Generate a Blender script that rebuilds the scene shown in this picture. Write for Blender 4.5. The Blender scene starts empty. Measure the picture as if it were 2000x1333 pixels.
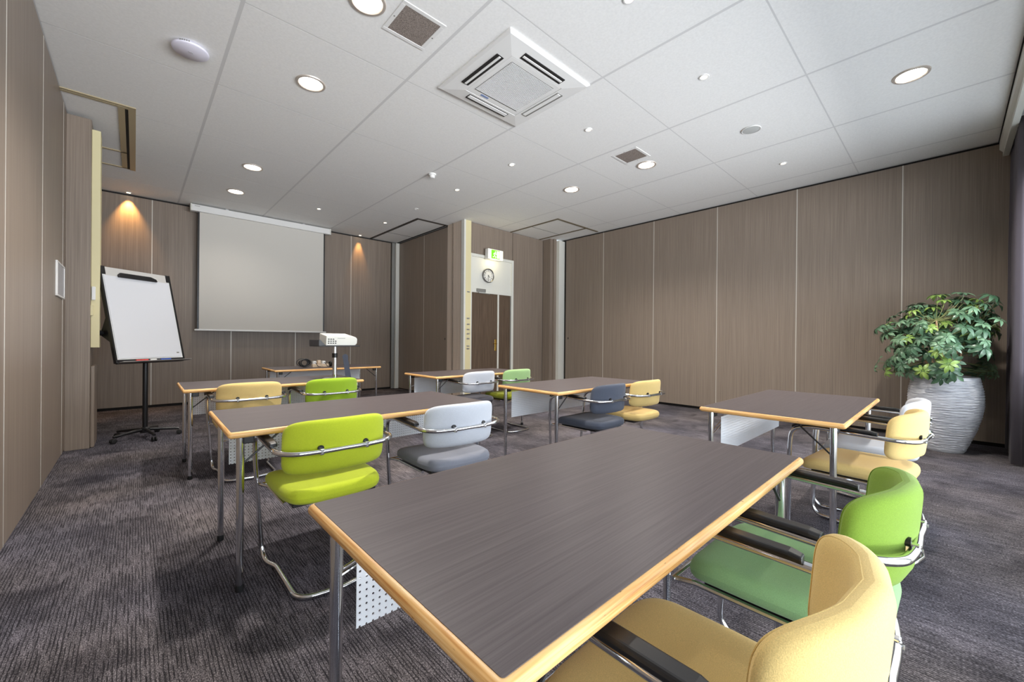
import bpy, math, random
from mathutils import Matrix, Vector
random.seed(7)
SC = bpy.context.scene
COL = SC.collection
def S(r, g, b):
    f = lambda c: (c/255/12.92) if c/255 <= .04045 else ((c/255+.055)/1.055)**2.4
    return (f(r), f(g), f(b), 1)
PI = math.pi

# ------------------------------------------------------------------ camera
cam = bpy.data.cameras.new('camera'); camo = bpy.data.objects.new('camera', cam); COL.objects.link(camo)
cam.sensor_width = 36; cam.lens = 36*793.55/2000; cam.clip_start = .02
yaw, pitch, roll = math.radians(42.8666), math.radians(-.0708), math.radians(.4877)
fw = Vector((math.sin(yaw)*math.cos(pitch), math.cos(yaw)*math.cos(pitch), math.sin(pitch)))
r0 = Vector((math.cos(yaw), -math.sin(yaw), 0)); u0 = r0.cross(fw)
rt = r0*math.cos(roll)+u0*math.sin(roll); up = rt.cross(fw)
M = Matrix((rt, up, -fw)).transposed().to_4x4(); M.translation = (0, 0, 1.14)
camo.matrix_world = M
SC.camera = camo

# ------------------------------------------------------------------ world, daylight, exposure
w = bpy.data.worlds.new('sky'); SC.world = w; w.use_nodes = True
bg = w.node_tree.nodes['Background']; bg.inputs[0].default_value = (.78, .88, 1, 1); bg.inputs[1].default_value = 1.6
SC.view_settings.view_transform = 'Standard'; SC.view_settings.look = 'None'
SC.view_settings.gamma = 1; SC.view_settings.use_curve_mapping = False
SC.view_settings.exposure = 1.0
def area(name, loc, rot, sx, sy, e, col):
    l = bpy.data.lights.new(name, 'AREA'); l.shape = 'RECTANGLE'; l.size = sx; l.size_y = sy
    l.energy = e; l.color = col
    o = bpy.data.objects.new(name, l); COL.objects.link(o); o.location = loc; o.rotation_euler = rot; return o
WINX = [(-.35, 2.0), (2.15, 4.35), (4.5, 6.55)]      # window bays
area('daylight', (3.2, -2.9, 1.3), (math.radians(90), 0, 0), 10, 2.6, 135, (.86, .93, 1))     # open sky in front of the windows
area('ceiling_fill', (3.2, -11, -.15), (PI, 0, 0), 18, 11, 6600, (.97, .98, 1))   # added lamp pointing up to brighten the ceiling; nothing outside is built

# ------------------------------------------------------------------ materials
MATS = {}
def mat(name, col, rough=.5, metal=0, spec=.5, emit=None, es=0, sheen=0, coat=0):
    m = bpy.data.materials.new(name); m.use_nodes = True
    p = m.node_tree.nodes['Principled BSDF']
    p.inputs['Base Color'].default_value = col; p.inputs['Roughness'].default_value = rough
    p.inputs['Metallic'].default_value = metal; p.inputs['Specular IOR Level'].default_value = spec
    if emit: p.inputs['Emission Color'].default_value = emit; p.inputs['Emission Strength'].default_value = es
    if sheen: p.inputs['Sheen Weight'].default_value = sheen
    if coat: p.inputs['Coat Weight'].default_value = coat
    MATS[name] = m; return m
def nt(m): return m.node_tree.nodes, m.node_tree.links, m.node_tree.nodes['Principled BSDF']
def noise(m, scale, sc=1, detail=3, rough=.5, coord='Object'):
    N, L, P = nt(m)
    t = N.new('ShaderNodeTexCoord'); mp = N.new('ShaderNodeMapping'); n = N.new('ShaderNodeTexNoise')
    mp.inputs['Scale'].default_value = scale; n.inputs['Scale'].default_value = sc
    n.inputs['Detail'].default_value = detail; n.inputs['Roughness'].default_value = rough
    L.new(t.outputs[coord], mp.inputs[0]); L.new(mp.outputs[0], n.inputs[0]); return n.outputs[0]
def ramp(m, fac, stops):
    N, L, P = nt(m); r = N.new('ShaderNodeValToRGB')
    e = r.color_ramp.elements
    while len(e) < len(stops): e.new(.5)
    for k, (p, c) in enumerate(stops): e[k].position = p; e[k].color = c
    L.new(fac, r.inputs[0]); return r.outputs[0]
def mix(m, a, b, fac, mode='MIX'):
    N, L, P = nt(m); x = N.new('ShaderNodeMix'); x.data_type = 'RGBA'; x.blend_type = mode
    for s, v in ((x.inputs[6], a), (x.inputs[7], b), (x.inputs[0], fac)):
        if hasattr(v, 'links'): L.new(v, s)
        else: s.default_value = v
    return x.outputs[2]
def bump(m, h, strength=.2, dist=.002):
    N, L, P = nt(m); b = N.new('ShaderNodeBump'); b.inputs['Strength'].default_value = strength
    b.inputs['Distance'].default_value = dist; L.new(h, b.inputs['Height']); L.new(b.outputs[0], P.inputs['Normal'])
def setcol(m, c): m.node_tree.links.new(c, m.node_tree.nodes['Principled BSDF'].inputs['Base Color'])

def laminate(name, c1, c2, sc, rough=.42):
    m = mat(name, c1, rough, 0, .4)
    n = noise(m, sc, 1, 4, .6); n2 = noise(m, tuple(s*.22 for s in sc), 1, 2)
    c = ramp(m, n, [(.3, c2), (.7, c1)])
    g = ramp(m, n2, [(.3, (.9, .9, .9, 1)), (.7, (1, 1, 1, 1))])
    setcol(m, mix(m, c, g, 1.0, 'MULTIPLY')); return m
PANEL = laminate('greige_panel', S(152, 138, 125), S(128, 115, 103), (110, 110, 1.2))
DOORW = laminate('dark_wood_door', S(112, 94, 78), S(76, 62, 50), (60, 60, 2))
TOP = laminate('dark_wood_laminate', S(101, 93, 94), S(83, 75, 77), (3, 210, 210), .38)
TOP.node_tree.nodes['Principled BSDF'].inputs['Specular IOR Level'].default_value = .32
PLY = mat('plywood_edge', S(230, 180, 112), .4)
_n = noise(PLY, (5, 5, 330), 1, 2); _n2 = noise(PLY, (45, 45, 300), 1, 1)
_c = ramp(PLY, _n, [(.25, S(196, 132, 68)), (.5, S(232, 180, 112)), (.75, S(246, 208, 150))])
_d = ramp(PLY, _n2, [(.0, (0, 0, 0, 1)), (.20, (0, 0, 0, 1)), (.26, (1, 1, 1, 1))])
setcol(PLY, mix(PLY, S(92, 52, 24), _c, _d))
CEIL = mat('ceiling_tile_white', S(238, 238, 236), .85, 0, .2)
_n = noise(CEIL, (60, 60, 60), 1, 3); setcol(CEIL, ramp(CEIL, _n, [(.3, S(233, 233, 231)), (.7, S(240, 240, 238))])); bump(CEIL, _n, .1)
GRID = mat('ceiling_grid_grey', S(212, 212, 211), .6)
WHITE = mat('white_plastic', S(232, 232, 230), .4)
WPAINT = mat('white_paint', S(222, 222, 214), .5)
CREAM = mat('cream_paint', S(222, 212, 168), .5)
BRONZE = mat('taupe_metal_frame', S(172, 158, 128), .5)
DARK = mat('dark_gap', S(30, 27, 25), .8)
BLACK = mat('black_plastic', S(24, 24, 26), .35)
SOFTB = mat('black_rubber', S(20, 20, 21), .7)
CHROME = mat('chrome', (.72, .73, .75, 1), .13, 1)
STEEL = mat('satin_aluminium', (.62, .63, .64, 1), .32, 1)
PROF = mat('aluminium_profile', S(206, 200, 190), .4, .3)
BRASS = mat('brass', S(214, 178, 90), .25, 1)
GREYM = mat('grey_metal', S(150, 150, 146), .45, .5)
CURT = mat('dark_curtain_fabric', S(78, 72, 80), .95, sheen=.2)
PAPER = mat('white_paper', S(222, 224, 229), .6)
SCREEN = mat('projection_screen', S(212, 209, 202), .8, 0, .15)
CARPET = mat('striped_carpet', S(70, 68, 70), .97, 0, .1)
N, L, P = nt(CARPET)
def cmath(op, a, b=None):
    x = N.new('ShaderNodeMath'); x.operation = op
    for k, v in enumerate((a, b)):
        if v is None: continue
        if hasattr(v, 'links'): L.new(v, x.inputs[k])
        else: x.inputs[k].default_value = v
    return x.outputs[0]
tc = N.new('ShaderNodeTexCoord'); sp = N.new('ShaderNodeSeparateXYZ'); L.new(tc.outputs['Object'], sp.inputs[0])
s1 = noise(CARPET, (150, 9, 1), 1, 2, .6); s2 = noise(CARPET, (42, 5.5, 1), 1, 2, .6); s3 = noise(CARPET, (2.4, 1.7, 1), 1, 4, .6)
s4 = noise(CARPET, (2.2, 4.2, 1), 1, 3); s5 = noise(CARPET, (300, 130, 1), 1, 2); s6 = noise(CARPET, (.9, .9, 1), 1, 1)
wv = cmath('FRACT', cmath('ADD', cmath('DIVIDE', sp.outputs[0], .0118), cmath('MULTIPLY', s1, .8)))      # tufted rows along the room
line = cmath('LESS_THAN', wv, .30)
patch = cmath('ADD', cmath('MULTIPLY', s3, .55), cmath('MULTIPLY', s2, .75))
on = cmath('MULTIPLY', line, cmath('LESS_THAN', patch, .70))
c = ramp(CARPET, s5, [(.3, S(52, 50, 54)), (.5, S(93, 90, 94)), (.7, S(145, 141, 145))])
c = mix(CARPET, c, ramp(CARPET, s1, [(.32, (.58, .58, .58, 1)), (.68, (1.3, 1.3, 1.3, 1))]), 1.0, 'MULTIPLY')
c = mix(CARPET, c, ramp(CARPET, s3, [(.36, (.66, .66, .68, 1)), (.52, (.98, .98, .98, 1)), (.68, (1.22, 1.2, 1.22, 1))]), 1.0, 'MULTIPLY')
c = mix(CARPET, c, ramp(CARPET, s4, [(.33, (.55, .55, .57, 1)), (.43, (1, 1, 1, 1))]), .85, 'MULTIPLY')
c = mix(CARPET, c, S(30, 29, 33), cmath('MULTIPLY', on, .78))
c = mix(CARPET, c, ramp(CARPET, s6, [(.38, (.95, .96, 1.05, 1)), (.62, (1.05, 1, .95, 1))]), 1.0, 'MULTIPLY')
setcol(CARPET, c); bump(CARPET, s1, .5, .004)
def fabric(name, col, var=.9):
    m = mat(name, col, .92, 0, .15, sheen=.15)
    n = noise(m, (600, 600, 600), 1, 2)
    d = tuple(x*var*.86 for x in col[:3])+(1,)
    setcol(m, ramp(m, n, [(.3, d), (.7, col)])); bump(m, n, .35, .0015); return m
YEL = fabric('yellow_fabric', S(232, 203, 134)); LIME = fabric('lime_fabric', S(202, 218, 56)); LEAFG = fabric('apple_green_fabric', S(160, 196, 52))
MIDG = fabric('meadow_green_fabric', S(150, 192, 134)); BRG = fabric('bright_green_fabric', S(128, 160, 58)); PALEG = fabric('pale_green_fabric', S(168, 206, 142)); OLIVE = fabric('olive_green_fabric', S(150, 158, 44))
LGREY = fabric('light_grey_fabric', S(214, 219, 228)); MGREY = fabric('mid_grey_fabric', S(142, 146, 158)); DGREY = fabric('slate_fabric', S(82, 88, 102)); SEATD = fabric('dark_grey_fabric', S(92, 92, 102))
# perforated white sheet: real see-through holes
PERF = mat('perforated_white_metal', S(234, 240, 247), .45)
N, L, P = nt(PERF)
t = N.new('ShaderNodeTexCoord'); sx = N.new('ShaderNodeSeparateXYZ'); L.new(t.outputs['Object'], sx.inputs[0])
def mth(op, a, b=None):
    x = N.new('ShaderNodeMath'); x.operation = op
    for k, v in enumerate((a, b)):
        if v is None: continue
        if hasattr(v, 'links'): L.new(v, x.inputs[k])
        else: x.inputs[k].default_value = v
    return x.outputs[0]
pitch_ = .017
fx = mth('SUBTRACT', mth('FRACT', mth('DIVIDE', sx.outputs[0], pitch_)), .5); fz = mth('SUBTRACT', mth('FRACT', mth('DIVIDE', sx.outputs[2], pitch_)), .5)
rr = mth('SQRT', mth('ADD', mth('MULTIPLY', fx, fx), mth('MULTIPLY', fz, fz)))
L.new(mth('GREATER_THAN', rr, .17), P.inputs['Alpha'])
# thin window glass
GLASS = bpy.data.materials.new('window_glass'); GLASS.use_nodes = True
N, L = GLASS.node_tree.nodes, GLASS.node_tree.links; N.clear()
o = N.new('ShaderNodeOutputMaterial'); tr = N.new('ShaderNodeBsdfTransparent'); gl = N.new('ShaderNodeBsdfGlossy'); mx = N.new('ShaderNodeMixShader')
gl.inputs['Roughness'].default_value = .02; mx.inputs[0].default_value = .07
L.new(tr.outputs[0], mx.inputs[1]); L.new(gl.outputs[0], mx.inputs[2]); L.new(mx.outputs[0], o.inputs[0])
POT = mat('silver_white_ceramic', S(206, 208, 216), .38)
_n = noise(POT, (9, 9, 120), 1, 3, .6); setcol(POT, ramp(POT, _n, [(.3, S(168, 170, 182)), (.55, S(228, 230, 236)), (.8, S(244, 245, 248))])); bump(POT, _n, .7, .012)
SOIL = mat('bark_soil', S(92, 62, 44), .95); _n = noise(SOIL, (60, 60, 60), 1, 3); setcol(SOIL, ramp(SOIL, _n, [(.3, S(58, 36, 26)), (.7, S(140, 96, 68))])); bump(SOIL, _n, 1, .02)
BARK = mat('tan_branch', S(196, 160, 124), .8)
LEAF = []
for k, (a, b) in enumerate([((86, 118, 90), (54, 86, 62)), ((124, 156, 124), (84, 120, 90)), ((160, 186, 96), (112, 150, 74))]):
    m = mat('glossy_green_leaf_%d' % k, S(*a), .32, 0, .5); n = noise(m, (14, 14, 14), 1, 2)
    setcol(m, ramp(m, n, [(.3, S(*b)), (.7, S(*a))])); m.node_tree.nodes['Principled BSDF'].inputs['Subsurface Weight'].default_value = 0
    LEAF.append(m)
def emis(name, col, s): return mat(name, (0, 0, 0, 1), .5, emit=col, es=s)
LAMP = emis('lit_lamp_white', (1, .9, .78, 1), 9); SPOTE = emis('lit_lamp_warm', (1, .78, .5, 1), 7)
EXW = emis('exit_sign_white', S(250, 246, 214), 1.0); EXG = emis('exit_sign_green', S(112, 205, 40), .8)

# ------------------------------------------------------------------ mesh builder
class MB:
    def __init__(s): s.v = []; s.f = []
    def add(s, v, f, m=None):
        o = len(s.v)
        s.v += [tuple(m @ Vector(p)) for p in v] if m else [tuple(p) for p in v]
        s.f += [tuple(i+o for i in q) for q in f]; return s
    def box(s, x0, x1, y0, y1, z0, z1, m=None):
        v = [(x, y, z) for z in (z0, z1) for y in (y0, y1) for x in (x0, x1)]
        return s.add(v, [(0, 2, 3, 1), (4, 5, 7, 6), (0, 1, 5, 4), (2, 6, 7, 3), (0, 4, 6, 2), (1, 3, 7, 5)], m)
    def tube(s, path, r, seg=10, closed=False, m=None):
        P = [Vector(p) for p in path]; n = len(P); v = []; f = []
        R = r if isinstance(r, (list, tuple)) else [r]*n
        def tang(i):
            if closed: return (P[(i+1) % n]-P[i-1]).normalized()
            return (P[min(i+1, n-1)]-P[max(i-1, 0)]).normalized()
        t0 = tang(0); nn = t0.orthogonal().normalized()
        for i in range(n):
            t = tang(i); nn = (nn-t*nn.dot(t)).normalized(); b = t.cross(nn)
            for k in range(seg):
                a = 2*PI*k/seg; v.append(P[i]+(nn*math.cos(a)+b*math.sin(a))*R[i])
        for i in range(n if closed else n-1):
            j = (i+1) % n
            for k in range(seg): k2 = (k+1) % seg; f.append((i*seg+k, i*seg+k2, j*seg+k2, j*seg+k))
        if not closed: f += [tuple(range(seg))[::-1], tuple((n-1)*seg+k for k in range(seg))]
        return s.add(v, f, m)
    def lathe(s, prof, seg=32, m=None, cap=True):
        v = []; f = []; n = len(prof)
        for r, z in prof:
            for k in range(seg): a = 2*PI*k/seg; v.append((r*math.cos(a), r*math.sin(a), z))
        for i in range(n-1):
            for k in range(seg): k2 = (k+1) % seg; f.append((i*seg+k, i*seg+k2, (i+1)*seg+k2, (i+1)*seg+k))
        if cap: f += [tuple(range(seg))[::-1], tuple((n-1)*seg+k for k in range(seg))]
        return s.add(v, f, m)
    def cyl(s, a, b, r, seg=12, r2=None): return s.tube([a, b], [r, r if r2 is None else r2], seg)
    def prism(s, poly, y0, y1, m=None):     # polygon in xz, extruded along y
        n = len(poly); v = [(x, y0, z) for x, z in poly]+[(x, y1, z) for x, z in poly]
        f = [tuple(range(n)), tuple(range(2*n-1, n-1, -1))]+[(i, i+n, (i+1) % n+n, (i+1) % n) for i in range(n)]
        return s.add(v, f, m)
    def pillow(s, fn, w, h, T, ex=4, rings=8, seg=48, edge=5):
        # cushion with a superellipse outline; fn(a, b, c) maps outline plane + thickness to 3D
        v = []; f = []
        for side in (1, -1):
            for i in range(rings+1):
                q = math.sin(PI/2*i/rings) if i else 0
                th = T/2*(max(0, 1-q**edge))**.5
                if i == 0: v.append(fn(0, 0, side*T/2)); continue
                for k in range(seg):
                    a = 2*PI*k/seg; ca, sa = math.cos(a), math.sin(a)
                    x = math.copysign(abs(ca)**(2/ex), ca)*w/2*q; y = math.copysign(abs(sa)**(2/ex), sa)*h/2*q
                    v.append(fn(x, y, side*th))
        B = 1+rings*seg
        for sd in (0, 1):
            o = sd*B
            for k in range(seg):
                k2 = (k+1) % seg; q = (o, o+1+k, o+1+k2); f.append(q if sd == 0 else q[::-1])
                for i in range(rings-1):
                    a = o+1+i*seg; b = a+seg; q = (a+k, b+k, b+k2, a+k2); f.append(q if sd == 0 else q[::-1])
        return s.add(v, f)
    def mesh(s, name, material, smooth=False):
        me = bpy.data.meshes.new(name); me.from_pydata([tuple(p) for p in s.v], [], s.f); me.update()
        import bmesh
        b = bmesh.new(); b.from_mesh(me); bmesh.ops.recalc_face_normals(b, faces=b.faces); b.to_mesh(me); b.free()
        me.materials.append(material)
        if smooth:
            me.polygons.foreach_set('use_smooth', [True]*len(me.polygons))
            me.set_sharp_from_angle(angle=math.radians(40))
        return me
    def build(s, name, material, parent=None, smooth=False, bevel=0):
        o = bpy.data.objects.new(name, s.mesh(name, material, smooth)); COL.objects.link(o)
        if parent: o.parent = parent
        if bevel:
            b = o.modifiers.new('bevel', 'BEVEL'); b.width = bevel; b.segments = 2; b.limit_method = 'ANGLE'
        return o
def fillet(pts, r, n=6):
    P = [Vector(p) for p in pts]; out = [P[0]]
    for i in range(1, len(P)-1):
        a, b, c = P[i-1], P[i], P[i+1]; d1 = (a-b); d2 = (c-b)
        k = min(r, d1.length*.48, d2.length*.48); p = b+d1.normalized()*k; q = b+d2.normalized()*k
        for j in range(n+1):
            t = j/n; out.append(p*(1-t)**2+b*2*t*(1-t)+q*t*t)
    out.append(P[-1]); return out
def tag(o, label, cat, group=None, kind=None):
    o['label'] = label; o['category'] = cat
    if group: o['group'] = group
    if kind: o['kind'] = kind
    return o
def root(name, loc, rz=0, label='', cat='', group=None):
    o = bpy.data.objects.new(name, None); COL.objects.link(o); o.location = loc; o.rotation_euler = (0, 0, rz)
    o.empty_display_size = .1
    return tag(o, label, cat, group)
def copy_tree(o, parent=None):
    c = o.copy(); COL.objects.link(c); c.parent = parent
    for ch in list(o.children): copy_tree(ch, c)
    return c
def struct(o, label, cat): return tag(o, label, cat, kind='structure')
def meshobj(name, me, parent, loc=None, rot=None):
    o = bpy.data.objects.new(name, me); COL.objects.link(o); o.parent = parent
    if loc: o.location = loc
    if rot: o.rotation_euler = rot
    return o

ZC = 3.395
XL, XR, YS = -.511, 7.018, 8.797
XA, YA = 4.5, 6.22          # alcove: side wall plane x, door wall plane y
# ------------------------------------------------------------------ floor, ceiling
struct(MB().box(-.62, 7.3, -.95, 9.0, -.08, 0).build('floor', CARPET), 'dark grey striped carpet floor with mottled patches', 'floor')
ceil = struct(MB().box(-.62, 7.3, -.95, 9.0, ZC+.0004, ZC+.1).build('ceiling', GRID), 'white suspended ceiling of square tiles in a grey grid', 'ceiling')
GX = [XL, .518, 1.716, 2.917, 4.123, 5.326, 6.56, XR]
GY = [-.36, .835, 2.032, 3.232, 4.436, 5.640, 6.858, 8.06, YS]
HOLES = [(XL, -.005, 5.46, 7.50), (3.82, XA, 6.72, YS), (5.69, 6.95, 4.915, YA)]
def cut(rects, h):
    out = []
    for (a, b, c, d) in rects:
        hx0, hx1, hy0, hy1 = max(a, h[0]), min(b, h[1]), max(c, h[2]), min(d, h[3])
        if hx0 >= hx1 or hy0 >= hy1: out.append((a, b, c, d)); continue
        for q in ((a, hx0, c, d), (hx1, b, c, d), (hx0, hx1, c, hy0), (hx0, hx1, hy1, d)):
            if q[1]-q[0] > .03 and q[3]-q[2] > .03: out.append(q)
    return out
def inroom(a, b, c, d):
    x, y = (a+b)/2, (c+d)/2
    return not (x > XA and y > YA)
for i in range(len(GX)-1):
    for j in range(len(GY)-1):
        g = (.012 if i else .004, .012 if i < len(GX)-2 else .004)
        gy = (.006 if j else 0, .006 if j < len(GY)-2 else 0)
        rects = [(GX[i]+g[0], GX[i+1]-g[1], GY[j]+gy[0], GY[j+1]-gy[1])]
        for h in HOLES+[(XA, 9, YA, 9.5)]: rects = cut(rects, h)
        if not rects: continue
        m = MB()
        for q in rects: m.box(q[0], q[1], q[2], q[3], ZC, ZC+.0015)
        m.build('ceiling_tile', CEIL, ceil)
# framed ceiling pockets over the parked partition panels
def pocket(name, x0, x1, y0, y1, label, strips, bars, fm=BRONZE):
    fr = struct(MB().box(x0, x1, y0, y1, ZC+.0001, ZC+.0015).build(name, CEIL), label, 'ceiling frame')
    for (a, b, c, d) in strips: MB().box(a, b, c, d, ZC-.010, ZC+.001).build('frame_strip', fm, fr)
    for (a, b, c, d) in bars: MB().box(a, b, c, d, ZC-.002, ZC+.0012).build('slot', DARK, fr)
    return fr
pocket('trim_1', XL+.004, -.005, 5.46, 7.50, 'taupe metal frame around the ceiling pocket above the left pillar',
       [(XL, -.005, 5.46, 5.485), (XL, -.06, 5.50, 5.53), (-.06, -.005, 5.485, 7.5), (-.135, -.085, 5.53, 7.46), (XL, -.085, 6.83, 6.86), (XL, -.085, 7.44, 7.47)],
       [(XL, -.06, 5.485, 5.50), (-.085, -.06, 5.5, 7.5)])
OLIVEM = mat('olive_brown_frame', S(112, 102, 82), .5); DBR = mat('dark_bronze_frame', S(64, 58, 52), .5)
pocket('trim_2', 3.82, XA, 6.72, YS, 'dark frame around the ceiling pocket beside the screen wall',
       [(3.82, 3.87, 6.72, YS), (3.87, XA, 6.72, 6.77)], [(3.87, 3.885, 6.77, YS), (3.885, XA, 8.05, 8.058), (4.46, XA, 6.77, YS)], DBR)
pocket('trim_3', 5.69, 6.95, 4.915, YA, 'olive brown frame around the ceiling pocket in front of the door wall',
       [(5.69, 5.73, 4.915, YA), (5.73, 6.95, 4.915, 4.955), (6.56, 6.60, 4.955, YA)], [(5.73, 6.56, 5.636, 5.643)], OLIVEM)

# ------------------------------------------------------------------ walls with panels
def panelwall(name, backing, label, axis, plane, sgn, edges, z0=.045, z1=3.365, prof=PROF, pw=.012, th=.03, pm=None):
    """edges along the wall; panels sit on plane, facing sgn; axis 'x' = wall runs along x"""
    wl = struct(backing.build(name, DARK), label, 'wall')
    for a, b in zip(edges[:-1], edges[1:]):
        q = (a+pw/2, b-pw/2); p = sorted((plane, plane-sgn*th))
        m = MB()
        if axis == 'x': m.box(q[0], q[1], p[0], p[1], z0, z1)
        else: m.box(p[0], p[1], q[0], q[1], z0, z1)
        m.build('panel', pm or PANEL, wl, bevel=.002)
    if prof:
        for e in edges[1:-1]:
            p = sorted((plane+sgn*.002, plane-sgn*th)); m = MB()
            if axis == 'x': m.box(e-pw/2, e+pw/2, p[0], p[1], z0, z1)
            else: m.box(p[0], p[1], e-pw/2, e+pw/2, z0, z1)
            m.build('edge_profile', prof, wl)
    return wl
wl_l = panelwall('wall_left', MB().box(XL-.12, XL-.031, -.95, 9.0, 0, ZC+.02), 'left wall of tall greige woodgrain panels', 'y', XL, 1, [-.62, 1.1, 2.27, 3.433, 4.61, 5.78, 7.0, YS], pw=.006, z0=.012, z1=3.385)
wl_b = panelwall('wall_back', MB().box(XL, XA+.1, YS+.031, YS+.15, 0, ZC+.02), 'back wall of greige panels behind the projection screen', 'x', YS, -1, [XL, .195, 1.268, 2.325, 3.409, 4.33])
wl_r = panelwall('wall_right', MB().box(XR+.031, XR+.15, -.95, 6.0, 0, ZC+.02), 'right partition wall of wide greige panels with pale joints', 'y', XR, -1, [-.75, .412, 1.517, 2.615, 3.731, 4.83, 5.82])
wl_s = panelwall('wall_alcove_side', MB().box(XA+.031, XA+.14, YA+.02, YS+.03, 0, ZC+.02), 'brown side wall panels beside the cream column', 'y', XA, -1, [6.74, 7.62, YS-.02], prof=PROF, pw=.008, z0=.02)
wl_d = panelwall('wall_alcove_back', MB().box(XA+.14, 6.85, YA+.031, YA+.2, 0, ZC+.02), 'greige wall around the double door', 'x', YA, -1, [5.775, 6.70], prof=None, z1=3.39, z0=.02)
MB().box(4.64, 5.767, YA, YA+.03, 2.80, 3.39).build('panel', PANEL, wl_d, bevel=.002)
for (wl_, p, ax) in ((wl_s, (XA, 6.80, 1.16), 'x'), (wl_r, (XR, 5.74, 1.20), 'x')):   # key holes
    m = MB().lathe([(.0, -.002), (.016, -.002), (.016, .002), (.0, .002)], 14, Matrix.Translation(p) @ Matrix.Rotation(PI/2, 4, 'Y') @ Matrix.Diagonal((1.5, .8, 1, 1)))
    m.build('keyhole', BLACK, wl_)
# parked-partition corner profiles at the back corner
t4 = struct(MB().box(4.335, 4.40, YS-.045, YS, .01, 3.37).build('trim_4', GREYM, bevel=.004), 'grey metal corner profiles where back wall meets side wall', 'trim')
MB().box(4.41, 4.495, YS-.09, YS, .01, 3.37).build('profile', WPAINT, t4, bevel=.006); MB().box(4.40, 4.41, YS-.02, YS, .01, 3.37).build('slot', DARK, t4)
# column between side wall and door
t5 = struct(MB().box(XA-.001, XA+.14, 6.2, 6.735, 0, ZC).build('trim_5', laminate('pale_panel', S(224, 208, 192), S(206, 190, 174), (80, 80, 1.2)), bevel=.003), 'pale column between the brown side wall and the door', 'column')
MB().box(XA-.02, XA, 6.52, 6.54, 0, ZC).build('strip', PANEL, t5); MB().box(XA-.02, XA+.02, 6.155, 6.25, 0, ZC).build('edge_strip', WPAINT, t5, bevel=.004)
MB().box(XA+.02, XA+.15, 6.165, 6.22, 0, ZC).build('cream_face', CREAM, t5, bevel=.003)
for z in (2.05, 1.55, 1.44, 1.34, 1.26, 1.17, 1.03, .98):
    MB().box(4.56, 4.62, 6.160, 6.165, z-.012, z+.012).build('paper_strip_line', STEEL, t5)  # small plates in place of the text lines on a paper strip
# right alcove jog and white jamb
t6 = struct(MB().box(6.70, 6.86, 6.0, YA, 0, ZC).build('trim_6', PANEL, bevel=.002), 'dark corner pier between door wall and right partition', 'trim')
MB().box(6.86, 7.10, 5.88, 6.0, 0, 3.36).build('post', WPAINT, t6, bevel=.004); MB().box(6.78, 6.86, 5.96, 6.0, 0, ZC).build('filler', PANEL, t6)
# left pillar
t7 = struct(MB().box(XL, -.335, 5.975, 6.42, 0, 3.36).build('trim_7', PANEL, bevel=.003), 'greige panelled pillar standing out from the left wall', 'pillar')
MB().box(-.335, -.27, 6.02, 6.22, 1.03, 3.28).build('cream_edge', CREAM, t7, bevel=.004); MB().box(-.335, -.303, 6.0, 6.42, 0, .84).build('lower_cladding', PANEL, t7, bevel=.01)
MB().box(-.345, -.315, 5.995, 6.02, 1.36, 1.47).build('switch_box', CREAM, t7, bevel=.004); MB().box(-.33, -.30, 6.0, 6.02, 1.52, 1.66).build('bell_box', WHITE, t7, bevel=.006)
# unseen window wall behind the camera, invented to let daylight in
YW = -.78
SILL = (.12, .3, .75)  # sill heights differ to shape the daylight on floor and walls
ww = MB()
for (a, b), z in zip(WINX, SILL): ww.box(a, b, YW-.15, YW, 0, z)
ww.box(-.62, 7.3, YW-.15, YW, 2.62, ZC+.02)
for a, b in [(-.62, WINX[0][0]), (WINX[0][1], WINX[1][0]), (WINX[1][1], WINX[2][0]), (WINX[2][1], 7.3)]: ww.box(a, b, YW-.15, YW, 0, 2.62)
struct(ww.build('wall_window', WPAINT), 'invented white window wall out of view behind the curtain', 'wall')
for k, (a, b) in enumerate(WINX):
    m = MB(); z0, z1 = SILL[k], 2.62
    for q in ((a, a+.06, z0, z1), (b-.06, b, z0, z1), (a+.06, b-.06, z0, z0+.06), (a+.06, b-.06, z1-.06, z1), ((a+b)/2-.03, (a+b)/2+.03, z0+.06, z1-.06)):
        m.box(q[0], q[1], YW-.1, YW-.04, q[2], q[3])
    wn = struct(m.build('window_%d' % (k+1), WPAINT), ['invented tall white framed window nearest the left wall', 'invented middle tall white framed window', 'invented tall white framed window by the curtain'][k], 'window')
    for c0, c1 in ((a+.06, (a+b)/2-.03), ((a+b)/2+.03, b-.06)): MB().box(c0, c1, YW-.073, YW-.067, z0+.06, z1-.06).build('pane', GLASS, wn)
v = struct(MB().prism([(-.36, ZC), (-.36, 3.30), (-.385, 3.27), (-.385, 3.22), (-.43, 3.22), (-.43, ZC)], XL, XR, Matrix(((0, 1, 0, 0), (1, 0, 0, 0), (0, 0, 1, 0), (0, 0, 0, 1)))).build('trim_8', WPAINT), 'white curtain valance along the window side ceiling edge', 'trim')
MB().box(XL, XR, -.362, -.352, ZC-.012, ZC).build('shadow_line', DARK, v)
# curtain
cv = []; n = 150
m = MB(); vv = []; ff = []
for i in range(n+1):
    x = 6.05+(7.0-6.05)*i/n
    y = -.462+.046*math.sin(i/n*2*PI*9.5)+.012*math.sin(i*.37)
    for (z, k) in ((.015, 1.15), (1.0, 1.0), (2.2, .9), (3.28, .6)): vv.append((x, -.462+(y+.462)*k, z))
for i in range(n):
    for j in range(3): ff.append((i*4+j, i*4+4+j, i*4+5+j, i*4+1+j))
m.add(vv, ff); cu = m.build('curtain', CURT, None, True); sd = cu.modifiers.new('thick', 'SOLIDIFY'); sd.thickness = .004
tag(cu, 'dark grey pleated curtain hanging behind the potted plant', 'curtain')

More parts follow.
